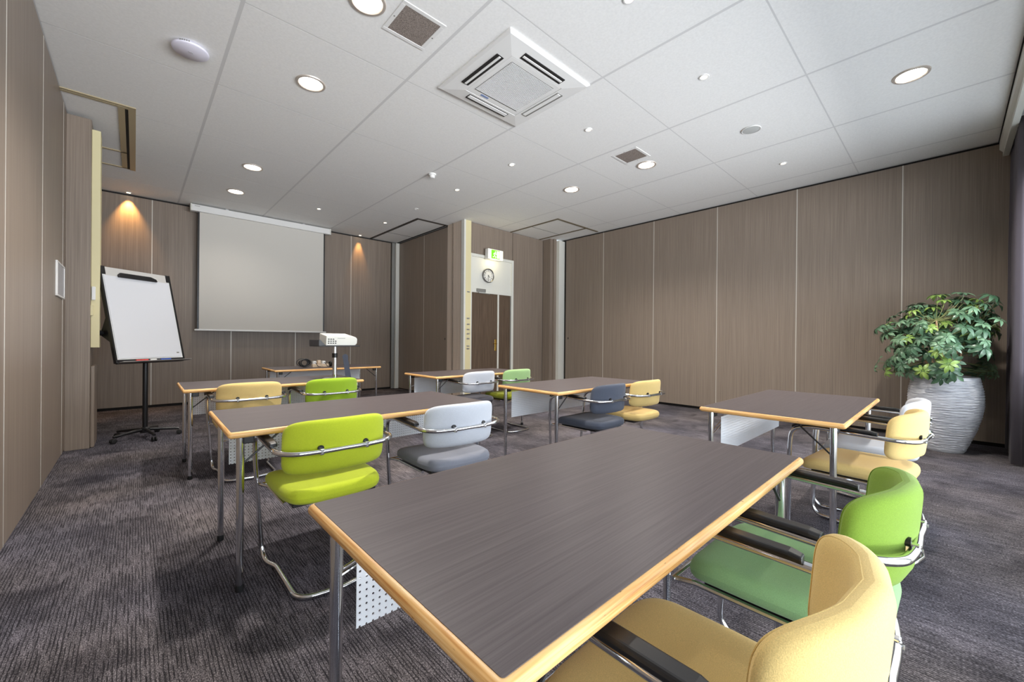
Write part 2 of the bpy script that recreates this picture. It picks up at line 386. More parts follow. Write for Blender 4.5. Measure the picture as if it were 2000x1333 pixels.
# ------------------------------------------------------------------ door
dr = struct(MB().box(4.645, 4.69, 6.185, 6.235, 0, 2.80).box(5.715, 5.775, 6.185, 6.235, 0, 2.80).box(4.69, 5.715, 6.185, 6.235, 2.745, 2.80).box(4.69, 5.715, 6.19, 6.235, 2.06, 2.12)
            .build('door_1', WPAINT, bevel=.003), 'dark wood double door in a white frame with white transom panel', 'door')
MB().box(4.69, 5.715, 6.21, 6.235, 2.12, 2.745).build('transom_panel', WPAINT, dr)
MB().box(4.69, 5.345, 6.20, 6.235, .01, 2.06).build('door_leaf', DOORW, dr, bevel=.002)
MB().box(5.385, 5.69, 6.20, 6.235, .01, 2.06).build('door_leaf', DOORW, dr, bevel=.002)
MB().box(5.345, 5.385, 6.195, 6.235, 0, 2.06).build('mullion', WPAINT, dr); MB().box(5.69, 5.715, 6.195, 6.235, 0, 2.06).build('jamb', GREYM, dr)
h = MB().box(5.278, 5.322, 6.192, 6.2, .93, 1.16).build('handle_plate', BRASS, dr, bevel=.003)
MB().tube(fillet([(5.30, 6.195, 1.075), (5.30, 6.145, 1.075), (5.20, 6.145, 1.075)], .02), .009, 10).build('lever', BRASS, h, True)
c = MB().box(4.80, 5.01, 6.155, 6.19, 2.075, 2.135).build('door_closer', GREYM, dr, bevel=.004)
MB().tube(fillet([(4.84, 6.165, 2.075), (4.84, 6.16, 2.05), (5.12, 6.165, 2.045)], .01), .006, 8).build('closer_arm', GREYM, c, True)

# ------------------------------------------------------------------ ceiling fixtures
def spot(parent, loc, e, col, ang=110, blend=.6, rad=.03, rot=(0, 0, 0)):
    l = bpy.data.lights.new('lamp_light', 'SPOT'); l.energy = e; l.color = col; l.spot_size = math.radians(ang); l.spot_blend = blend; l.shadow_soft_size = rad
    o = bpy.data.objects.new('lamp_light', l); COL.objects.link(o); o.parent = parent; o.location = loc; o.rotation_euler = rot
ring = MB().lathe([(.092, -.001), (.117, -.001), (.122, .002), (.117, -.008), (.100, -.010), (.094, -.006), (.09, .004), (.092, -.001)], 36, None, False).mesh('trim_ring', mat('downlight_trim', S(206, 196, 186), .35, .4), True)
dish = MB().lathe([(.0, -.003), (.06, -.004), (.093, -.002), (.093, .003), (.0, .003)], 36, None, False).mesh('diffuser', LAMP, True)
BIG = [(1.125, 2.657, 'round recessed downlight beside the ceiling vent at the top edge'), (1.125, 3.85, 'large round recessed downlight right of the white access point disc'),
       (1.125, 6.262, 'round recessed downlight third along the left row towards the screen'), (1.125, 7.48, 'round recessed downlight nearest the projection screen'),
       (4.745, 3.84, 'round recessed downlight in the tile before the door'), (4.767, 2.645, 'round recessed downlight touching the small ceiling vent'), (4.753, .235, 'round recessed downlight in the corner near the window valance')]
for x, y, lb in BIG:
    r = root('ceiling_downlight', (x, y, ZC), 0, lb, 'ceiling light', 'large recessed downlights')
    meshobj('trim_ring', ring, r); meshobj('diffuser', dish, r)
    spot(r, (0, 0, -.02), 140 if y < 5 else 28, (1, .93, .85), 140, .8, .09)
sring = MB().lathe([(.024, -.001), (.040, 0), (.042, .002), (.038, -.006), (.028, -.007), (.024, -.001)], 24, None, False).mesh('trim_ring', WHITE, True)
sdish = MB().lathe([(.0, -.003), (.026, -.002), (.026, .003), (.0, .003)], 20, None, False).mesh('bulb', SPOTE, True)
offd = MB().lathe([(.0, -.003), (.026, -.002), (.026, .003), (.0, .003)], 20, None, False).mesh('bulb', WHITE, True)
SM = [(2.325, 7.449, 'small ceiling spotlight left of centre over the back table'), (3.53, 7.43, 'small ceiling spotlight next to the dark ceiling frame'),
      (3.53, 5.043, 'small ceiling spotlight between smoke detector and column'), (3.525, 3.83, 'small ceiling spotlight two tiles beyond the air conditioner'),
      (3.528, 2.633, 'small ceiling spotlight just right of the air conditioner'), (3.53, 1.435, 'small ceiling spotlight brightest on the right half of the ceiling'),
      (5.953, 1.436, 'small ceiling spotlight close to the right partition wall'), (2.37, 1.45, 'small ceiling spotlight cut by the top edge of the view')]
for x, y, lb in SM:
    r = root('ceiling_spotlight', (x, y, ZC), 0, lb, 'spotlight', 'small ceiling spotlights')
    meshobj('trim_ring', sring, r); meshobj('bulb', sdish, r); spot(r, (0, 0, -.015), 12, (1, .8, .58), 80, .8, .025)
r = root('ceiling_spotlight', (3.538, 6.263, ZC), 0, 'small unlit ceiling spotlight near the corner of the dark frame', 'spotlight', 'small ceiling spotlights')
meshobj('trim_ring', sring, r); meshobj('bulb', offd, r)
for x, lb, e, ang in ((-.085, 'warm wall spotlight glowing above the flip chart', 55, 62), (3.568, 'warm wall spotlight right of the projection screen', 28, 44)):
    r = root('wall_spotlight', (x, 8.715, ZC), 0, lb, 'spotlight', 'warm spotlights washing the back wall')
    meshobj('trim_ring', sring, r); meshobj('bulb', sdish, r)
    spot(r, (0, 0, -.012), e, (1, .52, .16), ang, .9, .02, (math.radians(9), 0, 0))
# vents
VG = mat('grey_vent_mesh', S(140, 128, 120), .7); _n = noise(VG, (240, 240, 240), 1, 2); setcol(VG, ramp(VG, _n, [(.35, S(92, 84, 78)), (.65, S(168, 156, 148))]))
for x, y, lb in ((1.461, 2.64, 'square ceiling vent with grey mesh by the large downlight'), (4.40, 2.648, 'small square ceiling vent beside a downlight on the right')):
    r = root('ceiling_vent', (x, y, ZC), 0, lb, 'vent', 'square ceiling vents')
    m = MB(); a, b = .168, .136
    for q in ((-a, a, -a, -b), (-a, a, b, a), (-a, -b, -b, b), (b, a, -b, b)): m.box(q[0], q[1], q[2], q[3], -.005, .002)
    m.build('frame', WHITE, r, bevel=.003); MB().box(-b, b, -b, b, -.003, 0).build('mesh_panel', VG, r)
    for sx_ in (-1, 1): MB().lathe([(.0, -.0065), (.006, -.006), (.006, -.004)], 8, Matrix.Translation((sx_*.152, 0, 0))).build('screw', GREYM, r)
# air conditioner cassette
ac = root('ceiling_air_conditioner', (2.44, 2.638, ZC), 0, 'white square air conditioner cassette in the ceiling', 'air conditioner')
a = .475
m = MB()
def ringloop(m, prof):
    vs = []; fs = []
    for (q, z) in prof: vs += [(-q, -q, z), (q, -q, z), (q, q, z), (-q, q, z)]
    for i in range(len(prof)-1):
        for k in range(4): k2 = (k+1) % 4; fs.append((i*4+k, i*4+k2, i*4+4+k2, i*4+4+k))
    m.add(vs, fs)
ringloop(m, [(a, .002), (a, -.012), (.455, -.022), (.30, -.034), (.30, -.02)])
m.build('fascia', WHITE, ac)
g = MB().box(-.298, .298, -.298, .298, -.033, -.02).build('grille_frame', WHITE, ac, bevel=.006)
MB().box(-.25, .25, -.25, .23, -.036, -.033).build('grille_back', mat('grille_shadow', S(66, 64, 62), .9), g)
m = MB()
for k in range(37): y = -.247+k*.0128; m.box(-.25, .25, y, y+.0066, -.038, -.033)
o = m.build('grille_bar', WHITE, g); o['kind'] = 'stuff'
MB().box(-.16, -.075, .248, .272, -.0345, -.033).build('blue_badge', mat('badge_blue', S(128, 146, 184), .5), g)
for k in range(4):
    R = Matrix.Rotation(k*PI/2, 4, 'Z')
    opn = k in (2, 3, 1)
    o = MB().box(-.235, .235, .322, .392, -.0335, -.024, R).build('outlet_slot', DARK if k != 3 else GREYM, ac)
    y0 = .345 if k in (1, 2) else .332
    MB().box(-.228, .228, y0, y0+(.022 if k in (1, 2) else .042), -.037, -.03, R).build('louvre', WHITE, o, bevel=.003)
# access point, speaker, smoke detector
r = root('access_point', (.305, 4.03, ZC), 0, 'white disc shaped wireless access point on the ceiling', 'access point')
MB().lathe([(.0, .001), (.085, .001), (.108, -.006), (.118, -.02), (.116, -.030), (.108, -.036), (.0, -.037)], 40, None, False).build('housing', mat('lilac_white_plastic', S(226, 224, 238), .4), r, True)
for k in range(5): MB().box(.109+.0, .119, -.004, .004, -.022, -.012, Matrix.Rotation(-2.2+k*.12, 4, 'Z')).build('vent_slot', GREYM, r)
MB().tube([(-.014, -.006, -.0375), (-.004, .004, -.0375), (.004, -.004, -.0375), (.014, .006, -.0375)], .0018, 6).build('logo_mark', GREYM, r)
r = root('ceiling_speaker', (4.765, 1.444, ZC), 0, 'round grey ceiling speaker grille on the right', 'speaker')
MB().lathe([(.085, .001), (.092, -.004), (.088, -.009), (.082, -.008)], 36, None, False).build('rim', WHITE, r, True)
MB().lathe([(.0, -.010), (.06, -.009), (.085, -.005), (.085, .001)], 36, None, False).build('grille', mat('speaker_mesh', S(186, 188, 186), .8), r, True)
r = root('smoke_detector', (2.95, 4.80, ZC), 0, 'small white smoke detector on the ceiling grid', 'smoke detector')
MB().lathe([(.0, .001), (.05, .001), (.052, -.014), (.046, -.02), (.0, -.02)], 28, None, False).build('base', WHITE, r, True)
MB().lathe([(.0, -.02), (.034, -.02), (.038, -.042), (.026, -.056), (.0, -.058)], 28, None, False).build('sensor', WHITE, r, True)

# ------------------------------------------------------------------ exit sign, clock, wall frame
r = root('exit_sign', (5.175, 6.11, 2.72), 0, 'lit green emergency exit sign above the door', 'exit sign')
MB().box(-.195, .195, -.045, .045, 0, .20).build('housing', WHITE, r, bevel=.006)
MB().box(-.185, .185, -.048, -.045, .01, .19).build('white_face', EXW, r); gf = MB().box(-.115, .10, -.050, -.048, .015, .185).build('green_face', EXG, r)
MB().box(.02, .09, -.0515, -.050, .03, .17).build('door_symbol', EXW, gf)
m = MB().lathe([(0, 0), (.013, 0), (.013, .0015), (0, .0015)], 12, Matrix.Translation((-.012, -.050, .150)) @ Matrix.Rotation(PI/2, 4, 'X'))
for p in ([(-.015, .135), (-.035, .08)], [(-.035, .08), (-.005, .055), (-.015, .025)], [(-.035, .08), (-.055, .05), (-.08, .05)], [(-.018, .125), (.005, .105), (.018, .118)], [(-.018, .125), (-.05, .12), (-.06, .095)]):
    m.tube([(x, -.0508, z) for x, z in p], .0065, 6)
m.build('running_figure', EXW, gf)
MB().box(-.03, .03, .045, .09, .06, .14).build('wall_mount', GREYM, r)
l = bpy.data.lights.new('sign_light', 'POINT'); l.energy = 1.1; l.color = (1, .86, .5); l.shadow_soft_size = .05
o = bpy.data.objects.new('sign_light', l); COL.objects.link(o); o.parent = r; o.location = (0, -.1, -.03)
ck = root('wall_clock', (5.085, 6.19, 2.41), 0, 'round wall clock with silver rim above the door', 'clock')
RX = Matrix.Rotation(PI/2, 4, 'X')
MB().lathe([(.0, -.018), (.132, -.018), (.138, 0), (.138, .028), (.130, .034), (.120, .026), (.118, .012)], 48, RX, False).build('rim', mat('clock_rim', S(120, 118, 116), .3, .8), ck, True)
MB().lathe([(.0, .012), (.12, .012), (.12, .010), (.0, .010)], 48, RX, False).build('face', mat('clock_face', S(226, 226, 222), .5), ck)
try:
    for h_ in range(1, 13):
        cu_ = bpy.data.curves.new('numeral', 'FONT'); cu_.body = str(h_); cu_.size = .042; cu_.align_x = 'CENTER'; cu_.align_y = 'CENTER'; cu_.offset = .0008
        to = bpy.data.objects.new('numeral', cu_); COL.objects.link(to); me = to.to_mesh(); a_ = h_*PI/6
        mm = MB().add([(v_.co.x+.092*math.sin(a_), -.0135, v_.co.y+.092*math.cos(a_)) for v_ in me.vertices], [tuple(p_.vertices) for p_ in me.polygons])
        to.to_mesh_clear(); bpy.data.objects.remove(to)
        no = mm.build('numeral', BLACK, ck)
except Exception as ex: print('numerals', ex)
for nm, L_, W_, ang in (('hour_hand', .052, .008, 134), ('minute_hand', .082, .006, 186)):
    MB().box(-W_/2, W_/2, -.018, -.015, -.015, L_, Matrix.Rotation(math.radians(ang), 4, 'Y')).build(nm, BLACK, ck)
MB().lathe([(0, .014), (.007, .014), (.007, .02), (0, .02)], 12, RX).build('hub', BLACK, ck)
r = root('wall_frame', (XL, 5.5575, 1.655), 0, 'small white framed grey notice on the left wall', 'frame')
m = MB()
for q in ((-.26, .26, -.155, -.14), (-.26, .26, .14, .155), (-.26, -.235, -.14, .14), (.235, .26, -.14, .14)): m.box(.0, .014, q[0], q[1], q[2], q[3])
m.build('frame', WHITE, r, bevel=.003); MB().box(.002, .009, -.235, .235, -.14, .14).build('notice', mat('grey_notice', S(176, 178, 184), .25), r)

# ------------------------------------------------------------------ projection screen
r = root('projection_screen', (1.79, 8.64, 0), 0, 'large white pull-down projection screen on the back wall', 'projection screen')
MB().box(-1.115, 1.115, -.055, .055, 3.265, 3.375).build('casing', WHITE, r, bevel=.008)
for s in (-1, 1):
    MB().box(s*1.115-.012, s*1.115+.012, -.06, .06, 3.26, 3.38).build('end_cap', WPAINT, r, bevel=.006)
    MB().box(s*.62-.02, s*.62+.02, -.03, .05, 3.375, 3.395).build('bracket', STEEL, r)
    MB().box(s*1.012-.013, s*1.012+.013, -.006, .002, 1.285, 3.27).build('black_border', BLACK, r)
MB().box(-1.0, 1.0, -.006, .002, 1.29, 3.27).build('screen_fabric', SCREEN, r)
MB().box(-1.06, 1.06, -.014, .010, 1.262, 1.29).build('bottom_bar', WHITE, r, bevel=.005)
MB().box(-1.07, -1.0, -.0565, -.055, 3.345, 3.352).build('maker_mark', GREYM, r)

# ------------------------------------------------------------------ tables
TW, TD, TH = 1.45, .735, .73
def rrect(x0, x1, y0, y1, r, n=4):
    out = []
    for cx, cy, a in ((x1-r, y1-r, 0), (x0+r, y1-r, 90), (x0+r, y0+r, 180), (x1-r, y0+r, 270)):
        for k in range(n+1):
            t_ = math.radians(a+90*k/n); out.append((cx+r*math.cos(t_), cy+r*math.sin(t_)))
    return out
def make_table():
    t_ = root('folding_table', (0, 0, 0), 0, '', 'table', 'seminar tables')
    vs = []; fs = []; T_ = .030; n = None
    prof = [(.030, TH-.0012)]+[(.013-.013*math.cos(a_), TH-T_/2+T_/2*math.sin(a_)) for a_ in [PI/2-PI*k/10 for k in range(11)]]+[(.030, TH-T_)]
    prof = [(.030, TH-.0012), (.012, TH-.0012)]+[(.012-.012*math.sin(PI*k/10), TH-T_/2+(T_/2-.0012)*math.cos(PI*k/10)) for k in range(1, 10)]+[(.012, TH-T_), (.030, TH-T_)]
    for ins, z in prof:
        lp = rrect(ins, TW-ins, ins, TD-ins, max(.003, .014-ins*.4)); n = len(lp); vs += [(x, y, z) for x, y in lp]
    for i in range(len(prof)-1):
        for k in range(n): k2 = (k+1) % n; fs.append((i*n+k, i*n+k2, i*n+n+k2, i*n+n+k))
    fs.append(tuple(range((len(prof)-1)*n, len(prof)*n)))
    MB().add(vs, fs).build('plywood_edge', PLY, t_, True)
    lp = rrect(.0135, TW-.0135, .0135, TD-.0135, .006); n = len(lp)
    m = MB().add([(x, y, TH) for x, y in lp]+[(x, y, TH-.002) for x, y in lp], [tuple(range(n)), tuple(range(2*n-1, n-1, -1))]+[(k, k+n, (k+1) % n+n, (k+1) % n) for k in range(n)])
    m.build('tabletop', TOP, t_)
    for sx_, x in ((1, .055), (-1, TW-.055)):
        for y in (.06, TD-.055):
            lg = MB().tube([(x, y, .022), (x, y, TH-T_)], [.0145, .0165], 14).build('leg', CHROME, t_, True)
            MB().lathe([(.0, 0), (.015, 0), (.017, .008), (.016, .03), (0, .03)], 14, Matrix.Translation((x, y, 0)), False).build('foot_cap', SOFTB, lg, True)
            MB().box(x-.022+sx_*.03, x+.022+sx_*.03, y-.02, y+.02, TH-T_-.035, TH-T_+.001).build('hinge_bracket', BLACK, t_, bevel=.004)
        for q in (-.009, .009): MB().cyl((x, TD-.055+q, .552), (x+sx_*.48, TD-.055+q, TH-T_), .0045, 8).build('far_brace', CHROME, t_, True)
        MB().cyl((x, .06, .565), (x+sx_*.16, .06, TH-T_), .0045, 8).build('near_brace', BLACK, t_, True)
    o = MB().box(.085, TW-.085, -.001, .001, .432, .668).build('modesty_panel', PERF, t_); o.location = (0, TD-.105, 0)
    for x in (.2, TW-.2): MB().box(x-.012, x+.012, -.0, .02, .62, TH-T_, Matrix.Translation((0, TD-.104, 0))).build('panel_hanger', STEEL, t_)
    return t_
TABLES = [(.315, .352, 0, 'nearest large dark wood table with plywood edge filling the foreground'), (.295, 2.11, -.8, 'dark wood table with lime and light grey chairs behind the nearest table'),
          (.275, 4.09, -.6, 'dark wood table near the flip chart carrying the projector stand'), (1.32, 5.92, 0, 'back table in front of the screen with cable bundle on it'),
          (2.45, 3.87, 0, 'dark wood table in front of the door and cream column'), (2.46, 2.11, 0, 'dark wood table with slate and yellow chairs before the right wall'),
          (2.64, .352, 0, 'dark wood table on the right near the potted plant')]
tproto = make_table()
for k, (x, y, a_, lb) in enumerate(TABLES):
    o = tproto if k == 0 else copy_tree(tproto)
    o.location = (x, y, 0); o.rotation_euler.z = math.radians(a_); o['label'] = lb
MB().cyl((.055, .065, .545), (.067, .23, TH-.03), .0045, 8).build('cross_brace', BLACK, o, True)

# ------------------------------------------------------------------ chairs
def backmap(a, b, c):          # a across, b up, c thickness (+ = front)
    Rr = .31; th = a/Rr; zz = .653+b
    rad = Rr-c
    lean = -(b)*.08
    return (rad*math.sin(th), .005-.255+Rr-rad*math.cos(th)+lean-.0, zz+.012*(1-(a/.24)**2))
def make_chair():
    c_ = root('conference_chair', (0, 0, 0), 0, '', 'chair', 'seminar armchairs')
    half = [(0, -.274, .648), (.10, -.277, .648), (.205, -.264, .650), (.258, -.205, .652), (.258, -.06, .657), (.255, .16, .664), (.250, .262, .640), (.247, .272, .52), (.213, .285, .055), (.208, .250, .0125), (.206, .19, .0125), (.182, .13, .0125), (.182, -.235, .0125), (.0, -.262, .0125)]
    L_ = [(-x, y, z) for x, y, z in half]
    loop = half[:-1]+[half[-1]]+L_[1:-1][::-1]
    pts = fillet(half, .075, 5); lp = pts[:-1]+[Vector((-p.x, p.y, p.z)) for p in pts[::-1]][:-1]
    MB().tube(lp, .0115, 10, True).build('tube_frame', CHROME, c_, True)
    for s in (-1, 1):
        m = MB(); P_ = [(s*.253, -.125, .668), (s*.2535, -.10, .6735), (s*.254, .15, .680), (s*.2535, .215, .674), (s*.2525, .256, .650)]
        vs = []; fs = []
        wd = [.016, .020, .021, .021, .017]
        sec = [(-1, -.5), (-1, .35), (-.8, 1), (.8, 1), (1, .35), (1, -.5)]
        for (x, y, z), w_ in zip(P_, wd):
            for u, q in sec: vs.append((x+u*w_, y, z+q*.011))
        for i in range(4):
            for k in range(6): k2 = (k+1) % 6; fs.append((i*6+k, i*6+k2, i*6+6+k2, i*6+6+k))
        fs += [tuple(range(6)), tuple(24+k for k in range(6))]
        m.add(vs, fs).build('armrest_pad', BLACK, c_, False, .004)
        MB().lathe([(0, 0), (.013, 0), (.013, .022), (0, .022)], 16, Matrix.Translation((s*.10, -.268, .662)) @ Matrix.Rotation(-PI/2, 4, 'X') @ Matrix.Diagonal((1, .9, 1, 1)), False).build('back_clip', BLACK, c_, True)
        MB().box(s*.10-.009, s*.10+.009, -.286, -.255, .634, .662).build('back_bracket', CHROME, c_, bevel=.004)
        MB().tube([(s*.222, .258, .392), (s*.20, .20, .392), (s*.20, -.10, .392)], .009, 8).build('seat_rail', CHROME, c_, True)
        MB().cyl((s*.10, -.2865, .648), (s*.10, -.289, .648), .005, 8).build('screw', STEEL, c_)
    MB().cyl((-.232, .262, .392), (.232, .262, .392), .009, 10).build('crossbar', CHROME, c_, True)
    b_ = MB().pillow(backmap, .507, .240, .054, 6, 12, 96, 10).build('backrest', YEL, c_, True)
    pp = []
    for k in range(120):
        a_ = 2*PI*k/120; ca, sa = math.cos(a_), math.sin(a_)
        pp.append(backmap(math.copysign(abs(ca)**(2/6), ca)*.2535*.978, math.copysign(abs(sa)**(2/6), sa)*.120*.965, .0135))
    MB().tube(pp, .0016, 6, True).build('piping', YEL, b_, True)
    s_ = MB().pillow(lambda a, b, c: (a*(1-.10*max(0, -b/.23)**2), b+.0, .438+c+(.006*(a/.23)**2)-.018*max(0, (b-.12)/.12)**2), .455, .475, .070, 6.5, 12, 96, 18).build('seat', YEL, c_, True)
    MB().box(-.19, .19, -.18, .18, .393, .408).build('seat_pan', BLACK, c_, bevel=.004)
    return c_
cproto = make_chair()
def chair(x, y, rz, back, seat, label, first=[True]):
    if first[0]: o = cproto; first[0] = False
    else: o = copy_tree(cproto)
    o.location = (x, y, 0); o.rotation_euler.z = math.radians(rz); o['label'] = label
    for ch in o.children:
        nm = ch.name.split('.')[0]
        mt = back if nm == 'backrest' else seat if nm == 'seat' else None
        if mt:
            for q in [ch]+list(ch.children):
                q.material_slots[0].link = 'OBJECT'; q.material_slots[0].material = mt
    return o
CH = [(0.808, 0.333, 1, YEL, YEL, 'yellow armchair closest to the camera at the nearest table'), (1.475, 0.326, -1, BRG, MIDG, 'bright green armchair at the nearest table behind the closest yellow chair'),
      (0.7, 2.135, 0, LIME, LIME, 'lime green armchair behind the nearest table, facing away'), (1.398, 2.112, -2, LGREY, MGREY, 'light grey armchair with darker grey seat next to the lime chair'),
      (0.704, 4.094, -1, YEL, YEL, 'yellow armchair at the table nearest the flip chart'), (1.346, 4.065, 0, LEAFG, LEAFG, 'apple green armchair in front of the projector stand'),
      (2.941, 3.9, 1, LGREY, SEATD, 'light grey armchair at the table before the door'), (3.55, 3.9, 0, PALEG, OLIVE, 'pale green armchair with olive seat at the table before the door'),
      (2.963, 2.152, 0, DGREY, DGREY, 'slate blue grey armchair between the tables in the middle'), (3.55, 2.133, -2.5, YEL, YEL, 'yellow armchair beside the slate grey chair'),
      (3.07, 0.35, -5, YEL, YEL, 'yellow armchair at the right table in front of the plant pot'), (3.7, 0.36, 0, LGREY, LGREY, 'light grey armchair half hidden behind a yellow one near the plant pot')]
for q in CH: chair(*q)

# ------------------------------------------------------------------ flip chart
A_ = math.radians(37)
fc = root('flip_chart', (.09, 6.22, 0), A_, 'white flip chart board on a black wheeled stand', 'flip chart')
MB().lathe([(.0, .06), (.045, .06), (.045, .11), (.026, .125), (.0, .125)], 24, None, False).build('hub', BLACK, fc, True)
MB().cyl((0, 0, .10), (0, 0, 1.0), .024, 18).build('pole', BLACK, fc, True)
for k in range(5):
    a_ = math.radians(212-37+72*k); dx, dy = math.cos(a_), math.sin(a_)
    lg = MB().tube([(dx*.03, dy*.03, .095), (dx*.16, dy*.16, .085), (dx*.30, dy*.30, .07)], [.019, .017, .013], 10).build('leg', BLACK, fc, True)
    for s in (-1, 1):
        MB().lathe([(.0, -.009), (.020, -.009), (.026, -.006), (.026, .006), (.020, .009), (0, .009)], 18, Matrix.Translation((dx*.30-dy*s*.013, dy*.30+dx*s*.013, .026)) @ Matrix.Rotation(a_, 4, 'Z') @ Matrix.Rotation(PI/2, 4, 'X'), False).build('castor', SOFTB, lg, True)
BT = Matrix.Translation((0, -.10, .87)) @ Matrix.Rotation(-math.radians(13), 4, 'X')   # board frame: x across, z up the board
W2, HB = .37, 1.05
bd = MB().box(-W2+.012, W2-.012, .0, .022, .0, HB, BT).build('board', WHITE, fc, bevel=.002)
m = MB().box(-W2, -W2+.016, -.008, .028, -.005, HB+.005, BT).box(W2-.016, W2, -.008, .028, -.005, HB+.005, BT).box(-W2+.016, W2-.016, -.008, .028, -.012, .008, BT)
m.build('frame', BLACK, bd)
MB().box(-W2+.05, W2-.05, -.004, .0, HB-.10, HB-.002, BT).build('top_rail', mat('pale_grey_rail', S(206, 204, 200), .4), bd)
for s in (-1, 1): MB().box(s*(W2-.032)-.022, s*(W2-.032)+.022, -.008, .026, HB-.085, HB+.006, BT).build('corner_cap', BLACK, bd, bevel=.006)
cl = [(-.21, HB-.105), (-.21, HB-.075), (-.185, HB-.052), (.13, HB-.052), (.19, HB-.075), (.20, HB-.105)]
MB().prism(cl, -.028, -.004, BT).build('paper_clamp', BLACK, bd, bevel=.006)
MB().box(-W2+.028, W2-.028, -.006, -.001, .045, HB-.095, BT).build('paper_pad', PAPER, bd)
MB().box(W2-.085, W2-.055, -.0065, -.006, .085, .10, BT).build('maker_mark', GREYM, bd)
MB().box(-W2+.02, W2+.03, -.075, -.004, -.008, .002, BT).build('pen_tray', STEEL, fc, bevel=.003)
MB().box(-W2+.02, W2-.02, -.012, -.002, .002, .03, BT).build('tray_back', BLACK, fc)
MB().prism([(.022, .20), (.17, .34), (.022, .56)], -.345, -.30, BT @ Matrix(((0, 1, 0, 0), (1, 0, 0, 0), (0, 0, 1, 0), (0, 0, 0, 1)))).build('tilt_bracket', BLACK, fc)
kn = BT @ Matrix.Translation((-.285, .125, .35)) @ Matrix.Rotation(-PI/2, 4, 'Y')
MB().lathe([(0, 0), (.014, 0), (.014, .07), (.028, .08), (.03, .12), (.022, .13), (0, .13)], 18, kn, False).build('tilt_knob', BLACK, fc, True)
FM = Matrix.Translation((.09, 6.22, 0)) @ Matrix.Rotation(A_, 4, 'Z') @ BT
for x0, x1, col, nm in ((-.20, -.08, S(216, 54, 48), 'red'), (-.055, .05, S(40, 40, 44), 'black'), (.06, .17, S(40, 84, 190), 'blue')):
    p = FM @ Vector((x0, -.04, .0115))
    mk = root('marker_pen', p, A_, nm+' marker pen lying on the flip chart tray', 'marker', 'marker pens on the flip chart tray')
    mm_ = mat('marker_'+nm, col, .4); l_ = x1-x0
    MB().cyl((0, 0, 0), (l_*.62, 0, 0), .0085, 12).build('barrel', WHITE if nm == 'black' else mm_, mk, True); MB().cyl((l_*.62, 0, 0), (l_, 0, 0), .0095, 12).build('cap', mm_, mk, True)

# ------------------------------------------------------------------ projector on its stand, things on the back table
px_, py_ = 1.50, 4.28
st = root('projector_stand', (px_, py_, TH), 0, 'silver pole stand with black tray holding the projector', 'stand')
MB().lathe([(0, 0), (.11, 0), (.115, .006), (.10, .014), (.03, .02), (0, .02)], 32, None, False).build('base_plate', STEEL, st, True)
MB().cyl((0, 0, .015), (0, 0, .335), .021, 18).build('pole', STEEL, st, True)
MB().cyl((0, 0, .22), (0, 0, .265), .026, 18).build('clamp_collar', BLACK, st, True); MB().cyl((0, 0, .02), (0, 0, .05), .024, 18).build('foot_collar', CHROME, st, True)
MB().box(-.20, .20, -.15, .15, .335, .347).build('tray', BLACK, st, bevel=.004); MB().prism([(-.20, .347), (-.20, .40), (-.188, .40), (-.14, .347)], -.15, .15).build('tray_lip', BLACK, st)
pr = root('projector', (px_+.025, py_-.02, TH+.3475), math.radians(-2), 'white projector with rear ports sitting on the black tray', 'projector')
PT = Matrix.Translation((0, -.10, .0)) @ Matrix.Rotation(math.radians(7), 4, 'X') @ Matrix.Translation((0, .10, .0))
pw_, pd_, ph_ = .150, .115, .095
m = MB(); poly = [(-pw_, 0), (pw_-.02, 0), (pw_, .02), (pw_, ph_-.03), (pw_-.012, ph_-.014), (pw_-.05, ph_), (-pw_, ph_)]
m.prism(poly, -pd_, pd_, PT); body = m.build('body', mat('projector_white', S(222, 222, 216), .45), pr, bevel=.004)
for i in range(4):
    for j in range(3):
        if i == 3 and j == 2: continue
        MB().box(-.135+i*.022, -.12+i*.022, -pd_-.001, -pd_+.003, .018+j*.020, .028+j*.020, PT).build('port', BLACK, body)
MB().box(-.045, .03, -pd_-.001, -pd_+.003, .070, .075, PT).build('port_label', GREYM, body); MB().box(-.02, .02, -.05, -.03, ph_, ph_+.002, PT).build('button_pad', GREYM, body)
MB().lathe([(0, 0), (.032, 0), (.034, .018), (.026, .02), (0, .012)], 24, PT @ Matrix.Translation((.07, pd_, .05)) @ Matrix.Rotation(-PI/2, 4, 'X'), False).build('lens', BLACK, body, True)
for x in (-.1, .1): MB().cyl((x, pd_-.02, 0), (x, pd_-.02, .035), .008, 8).build('front_foot', BLACK, pr)
sf = root('folding_stand', (1.98, 5.22, 0), math.radians(-20), 'black A-shaped folding stand behind the projector table', 'stand')
m = MB(); m.prism([(-.03, .93), (-.045, .89), (.06, .02), (.10, .02), (.02, .80), (.01, .92)], -.012, .012).build('leg', DGREY, sf)
MB().prism([(-.02, .80), (.10, .02), (.145, .02), (.02, .86)], .014, .034).build('leg', DGREY, sf); MB().prism([(-.05, .0), (.15, .0), (.15, .02), (-.05, .02)], -.10, .10).build('foot_bar', BLACK, sf)
MB().lathe([(.012, -.014), (.034, -.014), (.034, .014), (.012, .014), (.012, -.014)], 18, Matrix.Translation((-.02, 0, .915)) @ RX, False).build('hook_ring', DGREY, sf, True)
cb = root('cable_coil', (1.775, 6.27, TH), 0, 'black cable coiled on the back table', 'cable')
for k in range(7):
    rr_ = .052+.004*k; pts = [(rr_*math.cos(t_*2*PI/28), .018*math.sin(k*1.7)+.03*math.sin(t_*2*PI/28+k)*.4, .008+.058+rr_*math.sin(t_*2*PI/28)*.75+.003*math.sin(k*3)) for t_ in range(28)]
    MB().tube([(x+.02*math.sin(k*2.3), y+(k-3)*.008, max(.007, z)) for x, y, z in pts], .0045, 6, True).build('loop', BLACK, cb, True)
